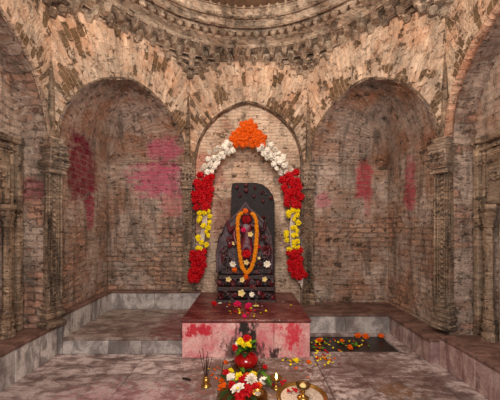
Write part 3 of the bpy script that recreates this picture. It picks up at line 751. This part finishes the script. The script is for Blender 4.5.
def figure(mat, parent, x, zfoot, h, y=-.07, arms4=True, name='body'):
    z = lambda k: zfoot+h*k
    V = [((x, y, z(.50)), (.085*h*1.25, .06*h*1.2)), ((x, y, z(.60)), (.075*h, .06*h)), ((x, y, z(.72)), (.105*h, .07*h)), ((x, y, z(.80)), (.075*h, .05*h)), ((x, y-.004, z(.845)), .036*h), ((x, y-.012*h, z(.90)), (.058*h, .062*h)), ((x, y-.008*h, z(.955)), (.052*h, .055*h)),
         ((x-.06*h, y, z(.44)), .062*h), ((x-.065*h, y-.02*h, z(.26)), .046*h), ((x-.06*h, y, z(.07)), .030*h), ((x-.07*h, y-.07*h, z(.02)), .026*h),
         ((x+.06*h, y, z(.44)), .062*h), ((x+.065*h, y-.02*h, z(.26)), .046*h), ((x+.06*h, y, z(.07)), .030*h), ((x+.07*h, y-.07*h, z(.02)), .026*h),
         ((x-.15*h, y, z(.79)), .042*h), ((x-.20*h, y-.01, z(.64)), .034*h), ((x-.17*h, y-.08*h, z(.52)), .026*h), ((x-.15*h, y-.10*h, z(.48)), .028*h),
         ((x+.15*h, y, z(.79)), .042*h), ((x+.20*h, y-.01, z(.64)), .034*h), ((x+.17*h, y-.08*h, z(.52)), .026*h), ((x+.15*h, y-.10*h, z(.48)), .028*h)]
    E = [(0,1),(1,2),(2,3),(3,4),(4,5),(5,6),(0,7),(7,8),(8,9),(9,10),(0,11),(11,12),(12,13),(13,14),(3,15),(15,16),(16,17),(17,18),(3,19),(19,20),(20,21),(21,22)]
    if arms4:
        n0 = len(V)
        V += [((x-.27*h, y+.02*h, z(.70)), .032*h), ((x-.30*h, y-.02*h, z(.84)), .024*h), ((x-.31*h, y-.03*h, z(.88)), .026*h), ((x+.27*h, y+.02*h, z(.70)), .032*h), ((x+.30*h, y-.02*h, z(.84)), .024*h), ((x+.31*h, y-.03*h, z(.88)), .026*h)]
        E += [(15, n0), (n0, n0+1), (n0+1, n0+2), (19, n0+3), (n0+3, n0+4), (n0+4, n0+5)]
    return skin(name, V, E, mat, parent)
zf = iz(274)-IZ; HF = .74
body = figure(M_bd, idol, ix(246.5), zf, HF*.93, -.06)
hz = zf+HF*.93*.93; hx = ix(246.5)
mb = MB(); mb.lathe([(.062, 0), (.068, .010), (.058, .022), (.062, .034), (.044, .05), (.030, .062), (.012, .072), (0, .075)], (hx, -.07, hz+.008), 16); mb.build('crown', M_rs, idol, smooth=True)
mb = MB(); mb.lathe([(0, -.045), (.018, -.04), (.030, -.01), (.030, .02), (.018, .05), (0, .06)], (hx, -.112, hz-.035), 14, sy=.6, sx=1.7); mb.build('face', M_vr, idol, smooth=True)
for s_ in (-1, 1):
    mb = MB(); mb.lathe([(0, -.006), (.007, 0), (0, .006)], (hx+s_*.019, -.128, hz-.022), 8); mb.build('eye', M_id, idol)
    mb = MB(); mb.lathe([(0, -.02), (.010, 0), (0, .02)], (hx+s_*.056, -.07, hz-.03), 8); mb.build('ear', M_id, idol)
mb = MB(); mb.tube([(hx, -.128, hz-.016), (hx, -.140, hz-.038), (hx, -.128, hz-.044)], [.004, .008, .005], 6); mb.build('nose', M_vr, idol)
for (x, y, h_, m_) in ((228,274,.24,M_id), (264,274,.24,M_id), (223,262,.17,M_rs), (269,260,.17,M_rs)):
    figure(m_, idol, ix(x), iz(y)-IZ, h_, -.05 if h_ > .2 else -.03, False, 'attendant_figure')
# objects held in the raised hands and knobs of carving along the aureole
for (x, y, m_) in ((229,240,M_rs), (265,238,M_rs), (226,249,M_id), (268,247,M_rs), (231,231,M_rs), (262,231,M_id), (224,256,M_rs), (269,255,M_id)):
    o = bpy.data.objects.new('carved_ornament', ball_mesh('carved_ornament', m_, .030, .25, 4, 2, 1.2, y)); COL.objects.link(o); o.location = (ix(x), -.02, iz(y)-IZ); o.parent = idol

random.seed(21)
for i in range(46):
    if i < 26: x, y, yy = random.uniform(222, 270), random.uniform(235, 270), -.025; 
    else: x, y, yy = random.uniform(219, 272), random.uniform(275, 298), -.145
    if i < 26 and 236 < x < 257: x += 14 if x > 246 else -14
    m_ = random.choice((M_id, M_id, M_rs, M_au, M_bd)); r_ = random.uniform(.018, .034)
    o = bpy.data.objects.new('carved_ornament', ball_mesh('carved_ornament', m_, r_, .3, 4, 2, random.uniform(.9, 1.6), i*3)); COL.objects.link(o); o.location = (ix(x), yy, iz(y)-IZ); o.parent = idol
# marigold string around the idol's neck
mg = empty('marigold_garland', (ix(246), DI-.13, iz(212)), 'orange marigold string looped down the front of the idol', 'garland')
loop = [(242,213),(239,215),(237.5,221),(237.8,232),(238.8,247),(240.3,259),(242.5,268),(246.5,273),(251,269),(254.3,259),(256,247),(256.8,232),(256.2,220),(254,215),(251,213)]
Lr = 84
for i in range(Lr):
    x, y, nx, ny = lerp_path(loop, (i+.01)/Lr); d = DI-.125-.055*min(1, (y-209)/50)
    bloom('amber_marigold', px(248+(x-248)*1., y, d)-mg.location, .038*random.uniform(.92,1.08), mg)
bloom('orange_marigold', px(246, 277, DI-.19)-mg.location, .05, mg)
# single flowers laid on the idol
for kind, x, y, s_, d, lab in (
    ('white_daisy', 233, 264, .075, .155, 'white open flower left of the marigold string on the idol base'),
    ('white_daisy', 267, 264, .080, .155, 'large white open flower right of the marigold string on the idol base'),
    ('cream_flower', 246.5, 262, .065, .165, 'cream flower inside the lower loop of the marigold string'),
    ('red_rose', 246.5, 254, .085, .13, 'red flower inside the marigold string above the cream one'),
    ('cream_flower', 250.5, 234, .065, .12, 'cream flower on the idol chest'),
    ('pink_rose', 243.5, 230, .05, .12, 'small pink flower at the idol neck'),
    ('cream_flower', 234, 243, .05, .10, 'small cream flower on the raised left side of the idol'),
    ('orange_marigold', 234.5, 270, .05, .165, 'orange marigold left of the bottom of the string'),
    ('cream_flower', 228.5, 279, .065, .17, 'cream flower at the left end of the pedestal'),
    ('cream_flower', 242, 279.5, .065, .18, 'cream flower directly under the marigold string'),
    ('cream_flower', 264.5, 279, .06, .17, 'cream flower at the right end of the pedestal'),
    ('cream_flower', 241.5, 293, .08, .18, 'large cream flower low on the pedestal front'),
    ('white_daisy', 252, 294.5, .06, .18, 'small pale flower low on the pedestal right of the large cream one'),
    ('red_rose', 258.5, 247, .04, .12, 'small red flower right of the marigold string'),
    ('cream_flower', 259, 258, .035, .15, 'tiny yellowish flower right of the marigold string'),
    ('orange_marigold', 245.5, 211, .05, .15, 'orange flower resting on the idol crown')):
    o = bloom(kind, px(x, y, DI-d), s_, rot=facing(), k=0); tag(o, lab, 'flower')

# ------------------------------------------------ petals and loose flowers
def petal_mesh(nm, mat, l=.026, w_=.016, curl=.006):
    mb = MB(); rows_ = []
    for j in range(5):
        t_ = j/4; ww = w_*math.sin(math.pi*(.08+.84*t_))*.5; rows_.append([(k*ww, (t_-.5)*l, curl*(4*(t_-.5)**2)+abs(k)*curl*.5) for k in (-1, -.5, 0, .5, 1)])
    mb.grid(rows_, [[(0,0)]*5]*5)
    o = mb.build(nm, mat, smooth=True); me = o.data; bpy.data.objects.remove(o); return me
PM = {'orange': petal_mesh('orange_petal', M_or), 'yellow': petal_mesh('yellow_petal', M_ye), 'red': petal_mesh('red_petal', M_rd, .03, .022), 'pink': petal_mesh('pink_petal', M_pk, .03, .022),
      'white': petal_mesh('white_petal', M_wh, .022, .014), 'green': petal_mesh('green_leaf', M_gr, .05, .022, .010)}
def scatter(n, cx, cy, rx, ry, z, cols, where, group, bound=None, size=1.):
    i = 0; tries = 0
    while i < n and tries < n*20:
        tries += 1
        x, y = random.gauss(cx, rx), random.gauss(cy, ry)
        p = fl(x, y, z)
        if bound and not bound(p): continue
        c = random.choice(cols); o = bpy.data.objects.new(('green_leaf' if c == 'green' else c+'_petal'), PM[c]); COL.objects.link(o)
        o.location = (p.x, p.y, z+.0035); o.rotation_euler = (random.uniform(-.3,.3), random.uniform(-.3,.3), random.uniform(0, 6.28)); o.scale = (random.uniform(.7,1.3)*size,)*3
        tag(o, ('small green leaf ' if c == 'green' else c+' flower petal ')+where, 'leaf' if c == 'green' else 'petal', ('green leaves ' if c == 'green' else c+' petals ')+group); i += 1
OT = lambda p: p.y < 2.99 and p.y > 2.40 and abs(p.x) < .5
scatter(34, 243, 311, 9, 3, .321, ['yellow', 'yellow', 'orange', 'yellow', 'red'], 'lying on the altar top before the idol', 'on the altar top', OT)
scatter(14, 250, 308, 20, 4, .321, ['yellow', 'white', 'red', 'pink'], 'lying on the altar top before the idol', 'on the altar top', OT)
NF = lambda p: p.y < 2.36
scatter(16, 220, 372, 6, 8, 0, ['orange', 'orange', 'yellow'], 'on the floor left of the offerings', 'left of the offerings', NF)
scatter(15, 292, 361, 4, 1.6, 0, ['yellow', 'yellow', 'orange', 'green'], 'on the floor in front of the altar foot', 'at the altar foot', NF)
scatter(9, 305, 366, 12, 5, 0, ['yellow', 'orange'], 'on the floor in front of the altar foot', 'at the altar foot', NF)
BR = lambda p: p.x > .57 and p.y < 2.48
scatter(34, 322, 359, 7, 3.5, 0, ['orange', 'yellow', 'yellow', 'red'], 'on the floor at the right corner of the altar', 'at the altar corner', BR)
BB = lambda p: .58 < p.x < 1.34 and 2.53 < p.y < 2.88
scatter(26, 318, 344, 5, 5, -.022, ['orange', 'yellow', 'red', 'green'], 'on the dark sunken slab', 'on the sunken slab', BB, 1.15)
scatter(28, 345, 344, 16, 5, -.022, ['orange', 'yellow', 'yellow', 'green'], 'on the dark sunken slab', 'on the sunken slab', BB, 1.1)
scatter(10, 281, 386, 4, 3, 0, ['red', 'red'], 'on the floor between the lit lamp and the tray', 'beside the lit lamp')
for kind, x, y, z, s_, lab in (
    ('orange_marigold', 358, 337.5, 0, .055, 'orange marigold against the right ledge, left of a pair'), ('orange_marigold', 365.5, 338, 0, .055, 'orange marigold against the right ledge, right of a pair'),
    ('orange_marigold', 381, 337.5, 0, .05, 'lone orange marigold in the far corner by the right ledge'), ('orange_marigold', 342, 342.5, -.022, .042, 'orange marigold in the middle of the dark sunken slab'),
    ('orange_marigold', 350, 349, -.022, .045, 'orange marigold at the near edge of the dark sunken slab'), ('orange_marigold', 319, 342, -.022, .05, 'orange marigold on the sunken slab beside the altar side'),
    ('orange_marigold', 223, 389, 0, .05, 'orange marigold lying left of the offering plate'), ('orange_marigold', 226, 364, 0, .035, 'small orange marigold left of the red pot'),
    ('orange_marigold', 309, 363.5, 0, .035, 'small orange marigold on the floor below the altar right end'), ('yellow_marigold', 296, 362, 0, .04, 'yellow marigold on the floor below the altar front'),
    ('pink_rose', 237.5, 306.5, .321, .065, 'pink flower on the altar top, left of a pair'), ('pink_rose', 248.5, 308, .321, .06, 'pink flower on the altar top, right of a pair'),
    ('cream_flower', 256, 307, .321, .07, 'cream flower on the altar top beside the pink pair'), ('red_rose', 214, 305, .321, .05, 'small red flower at the left end of the altar top'),
    ('white_daisy', 220, 304, .321, .045, 'small white flower at the left end of the altar top'), ('pink_rose', 244.5, 317.5, .321, .035, 'small pink flower at the front edge of the altar top')):
    p = fl(x, y, z); o = bloom(kind, (p.x, p.y, z+(s_*.36 if kind not in ('cream_flower', 'white_daisy') else .004)), s_, rot=(0, 0, random.uniform(0, 6))); tag(o, lab, 'flower')

# ------------------------------------------------ offerings on the floor
t = NT('aged_brass'); n_, _ = t.noise(t.obj(), 30, 5); t.b.inputs['Metallic'].default_value = .9; M_br = t.out(t.mix(n_, srgb(150,104,44), srgb(212,170,92)), .32, .5)
t = NT('tarnished_brass'); n_, _ = t.noise(t.obj(), 30, 5); t.b.inputs['Metallic'].default_value = .8; M_tb = t.out(t.mix(n_, srgb(70,50,30), srgb(150,112,60)), .4, .5)
t = NT('red_lacquer'); n_, _ = t.noise(t.obj(), 14, 4); M_lac = t.out(t.mix(n_, srgb(176,8,12), srgb(110,6,10)), .14, .6)
kp = fl(246, 366.5, .02)
kal = empty('kalash_pot', (kp.x, kp.y, .022), 'glossy red ritual pot topped with leaves and flowers before the altar', 'pot')
KR = .096
mb = MB(); mb.lathe([(.0, 0), (.045, 0), (.078, .015), (KR, .045), (KR*.98, .072), (.07, .098), (.045, .110), (.04, .12), (.055, .130), (.05, .133), (.03, .12)], n=40); mb.build('vessel', M_lac, kal, smooth=True)
def leaf_mb(base, tip, wd, up=Vector((0,0,1))):
    mb = MB(); base = Vector(base); tip = Vector(tip); d = (tip-base); s_ = d.cross(up).normalized(); n_ = s_.cross(d).normalized(); rows_ = []
    for j in range(7):
        t_ = j/6; c = base+d*t_+n_*(.12*d.length*math.sin(math.pi*t_)); ww = wd*math.sin(math.pi*min(1, .06+.94*t_)**.8)*.5
        rows_.append([tuple(c+s_*ww*k+n_*abs(k)*ww*.3) for k in (-1, -.5, 0, .5, 1)])
    mb.grid(rows_, [[(0,0)]*5]*7); return mb
for i in range(18):
    a = i*2.4; r = random.uniform(.065, .11); z1 = (.10, .15, .20)[i % 3]+random.uniform(-.01,.01)
    leaf_mb((.025*math.cos(a), .025*math.sin(a), .13), (r*math.cos(a), r*math.sin(a), z1), .066).build('leaf', M_gr if i % 5 else M_dg, kal, smooth=True)
for kind, x, y, s_ in (('yellow_marigold', -.058, .205, .038), ('yellow_marigold', -.045, .228, .034), ('yellow_marigold', -.028, .205, .04), ('yellow_marigold', .012, .20, .038), ('yellow_marigold', .03, .185, .03), ('yellow_marigold', -.02, .185, .032),
                   ('red_rose', .0, .236, .05), ('orange_marigold', .004, .214, .034), ('white_chrysanthemum', -.075, .195, .028), ('red_rose', -.085, .175, .042), ('yellow_marigold', .032, .225, .026), ('red_rose', .022, .236, .036)):
    bloom(kind, (x, random.uniform(-.07,-.04), y), s_, kal)
nest = MB(); random.seed(11)
for i in range(70):
    a = random.uniform(0, 6.28); r = random.uniform(.06, .13); x, y = r*math.cos(a), r*math.sin(a); a2 = a+random.uniform(.7, 2.2); l = random.uniform(.04,.08); z = random.uniform(.006,.03)
    nest.tube([(x, y, z), (x+l*math.cos(a2)*.5, y+l*math.sin(a2)*.5, z+.012), (x+l*math.cos(a2), y+l*math.sin(a2), z)], [.004,.003,.0015], 5)
nest.lathe([(0, 0), (.085, 0), (.08, .018), (0, .02)], n=20)
M_tw = simple('brown_twigs', srgb(96,58,30), .8, .2, sc=30)
nr = nest.build('twig_ring', M_tw); nr.location = (kp.x, kp.y, .001); tag(nr, 'nest of dry twigs under the red pot', 'twigs')

pc = fl(243, 397, .0)
mb = MB(); mb.lathe([(0, .004), (.13, .004), (.155, .02), (.16, .022), (.158, .016), (.135, 0), (0, 0)], n=48)
o = mb.build('offering_plate', M_tb, smooth=True); o.location = (pc.x, pc.y-.02, .001); tag(o, 'dark brass plate heaped with flowers in front of the red pot', 'plate')
for kind, x, y, z, s_, lab in (
    ('white_chrysanthemum', 231, 378, .03, .062, 'cream-white blossom at the upper left of the flower heap'), ('yellow_marigold', 239, 377, .035, .055, 'yellow marigold behind the red rose in the heap'),
    ('yellow_marigold', 253, 375.5, .03, .052, 'yellow marigold behind the big white bloom'), ('white_chrysanthemum', 251, 382, .055, .095, 'big white chrysanthemum in the middle of the heap'),
    ('white_chrysanthemum', 263.5, 381.5, .03, .058, 'white bloom at the right end of the heap'), ('red_rose', 243.5, 381, .05, .06, 'red rose left of the big white chrysanthemum'),
    ('white_daisy', 238, 390, .06, .10, 'large white open flower with greenish centre, front left of the heap'), ('red_rose', 247.5, 391, .055, .065, 'red rose in front of the big white chrysanthemum'),
    ('red_rose', 226, 375, .02, .055, 'red rose at the far left of the heap'), ('red_rose', 232, 386, .04, .052, 'red rose above the large open white flower'),
    ('orange_marigold', 259, 386, .035, .04, 'orange marigold beside the small brass bowl'), ('red_rose', 265, 368, .02, .035, 'small red bloom beside the leafy twigs'),
    ('red_rose', 255, 388, .045, .05, 'red rose behind the small brass bowl'), ('red_rose', 240, 398, .04, .06, 'red rose at the bottom edge of the photo'), ('orange_marigold', 222, 381, .015, .035, 'little orange bloom left of the heap'),
    ('yellow_marigold', 231, 371.5, .02, .04, 'yellow bloom left behind the heap near the pot'), ('orange_marigold', 247, 376, .03, .035, 'orange bloom between the two yellow marigolds')):
    p = fl(x, y, z); rt = (-.0+random.uniform(.2,.5), 0, random.uniform(0, 6)) if 'rose' not in kind else None
    tag(bloom(kind, (p.x, p.y, max(z, s_*.42)+.006), s_, rot=rt), lab, 'flower')
for i, (x, y, x2, y2, dk) in enumerate(((258,372,266,378,0),(244,373,240,368,0),(262,380,268,385,1),(246,370,252,373,1),(229,392,221,398,1),(250,398,256,402,1),(226,380,220,376,1),(258,376,268,371,1),(236,382,229,383,0),(248,386,243,392,1),(233,396,228,402,1),(266,376,270,383,0))):
    a, b = fl(x, y, .04), fl(x2, y2, .04); o = leaf_mb((0,0,.0), (b-a)*1.3+Vector((0,0,-.012)), .034).build('green_leaf', M_dg if dk else M_gr, smooth=True)
    o.location = (a.x, a.y, .045); tag(o, 'green leaf tucked into the flower heap before the red pot', 'leaf', 'leaves in the flower heap')
# small brass bowl
bp = fl(257.5, 395, .04)
mb = MB(); mb.lathe([(0, 0), (.022, 0), (.034, .012), (.038, .028), (.040, .030), (.036, .030), (.031, .014), (0, .006)], n=32)
o = mb.build('brass_bowl', M_br, smooth=True); o.location = (bp.x, bp.y, .028); tag(o, 'small round brass bowl at the right of the flower plate', 'bowl')
tag(bloom('white_chrysanthemum', (bp.x, bp.y-.01, .062), .042), 'white blossom sitting in the small brass bowl', 'flower')

def diya(name, loc, label, sc, lit=True):
    r = empty(name, loc, label, 'oil lamp')
    mb = MB(); mb.lathe([(0, 0), (.032, 0), (.034, .004), (.022, .012), (.009, .022), (.008, .034), (.014, .038), (.009, .043), (.008, .05)], n=28); mb.build('foot', M_br, r, smooth=True)
    mb = MB(); mb.lathe([(.006, .05), (.018, .052), (.034, .064), (.040, .076), (.042, .077), (.037, .076), (.028, .066), (0, .062)], n=32, mod=lambda a, z: 1+(.25 if z > .06 else .1)*max(0, math.cos(a-4.2))**8); mb.build('oil_cup', M_tb, r, smooth=True)
    if lit:
        mb = MB(); mb.tube([(0, -.02, .066), (0, -.03, .076)], .003, 6); mb.build('wick', M_rib, r)
        me = MB().lathe([(0, 0), (.005, .004), (.0075, .012), (.006, .022), (.003, .034), (0, .044)], (0, -.02, .074), 12); fo = me.build('flame', M_fl, r, smooth=True)
    r.scale = (sc,)*3; return r
t = NT('candle_flame'); t.b.inputs['Emission Color'].default_value = srgb(255,214,120); t.b.inputs['Emission Strength'].default_value = 14; M_fl = t.out(srgb(255,200,100), .5)
dp = fl(276, 388.5); diya('oil_lamp', (dp.x, dp.y, .001), 'lit brass oil lamp with a bright flame on the floor', 1.0)
lamp('POINT', 'flame_light', (dp.x, dp.y-.04, .16), .35, (1, .62, .28), size=.015)
# brass tray with rice and a second lamp
tp = fl(302, 399, 0)
TR = .158
mb = MB(); mb.lathe([(0, .003), (TR*.86, .003), (TR*.95, .02), (TR, .024), (TR*1.03, .022), (TR*1.02, .016), (TR*.97, .012), (TR*.9, 0), (0, 0)], n=56, mod=lambda a, z: 1+.012*math.cos(24*a)*(z > .015))
o = mb.build('brass_tray', M_br, smooth=True); o.location = (tp.x, tp.y, .001); tag(o, 'round brass tray of rice on the floor at the lower right', 'tray')
t = NT('white_rice'); n_, _ = t.noise(t.obj(), 160, 3, .8); t.bump(n_, .008); M_rice = t.out(t.mix(t.step(n_, .35, .6), srgb(170,140,116), srgb(240,222,200)), .8)
mb = MB(); g = []
for i in range(20):
    r = TR*.86*i/19; g.append((r, .016-.010*(i/19)**3))
mb.lathe(g[::-1], n=60); o = mb.build('rice', M_rice, smooth=True, warp=.004); o.location = (tp.x, tp.y, .004); tag(o, 'loose white rice spread over the brass tray', 'rice'); o['kind'] = 'stuff'
lp = fl(303, 398, .02); r = diya('oil_lamp', (lp.x, lp.y, .018), 'unlit brass oil lamp standing in the tray of rice', 1.15, False)
mb = MB(); mb.lathe([(0, .062), (.016, .064), (.020, .070), (.012, .078), (.006, .083), (0, .085)], n=20); mb.build('cup_filling', M_cr, r, smooth=True)
random.seed(5)
for i in range(12):
    p = fl(294+random.uniform(-6,7), 391+random.uniform(-1.5,2.5), .02); c = 'red' if i < 9 else 'white'
    o = bpy.data.objects.new(c+'_petal', PM[c]); COL.objects.link(o); o.location = (p.x, p.y, .023+random.uniform(0,.004)); o.rotation_euler = (random.uniform(-.4,.4), random.uniform(-.4,.4), random.uniform(0,6)); o.scale = (.85,)*3
    tag(o, c+' petal heaped on the rice in the brass tray', 'petal', c+' petals on the rice')
# incense holder with sticks
ip = fl(206, 386)
inc = empty('incense_holder', (ip.x, ip.y, .001), 'little brass incense holder with burning sticks on the left floor', 'incense holder')
mb = MB(); mb.lathe([(0, 0), (.034, 0), (.036, .004), (.024, .010), (.012, .016), (.022, .026), (.027, .040), (.022, .054), (.014, .060), (.018, .064), (0, .066)], n=28); mb.build('holder', M_br, inc, smooth=True)
M_st = simple('incense_stick_dark', srgb(52,36,32), .9, .1)
for dx, dy, h_ in ((-.05, .02, .24), (-.022, -.01, .27), (.0, .02, .20), (.022, -.015, .21), (.042, .01, .20), (.012, .0, .24)):
    mb = MB(); mb.tube([(dx*.15, dy*.15, .06), (dx, dy, h_)], .0022, 6); mb.build('incense_stick', M_st, inc)
sp = fl(187, 380); mb = MB(); mb.tube([(-.035, .012, .006), (0, 0, .007), (.03, -.014, .006)], [.007, .009, .005], 7); o = mb.build('charred_stick', M_st, smooth=True); o.location = (sp.x, sp.y, .001); tag(o, 'short charred stick lying on the floor left of the incense', 'stick')
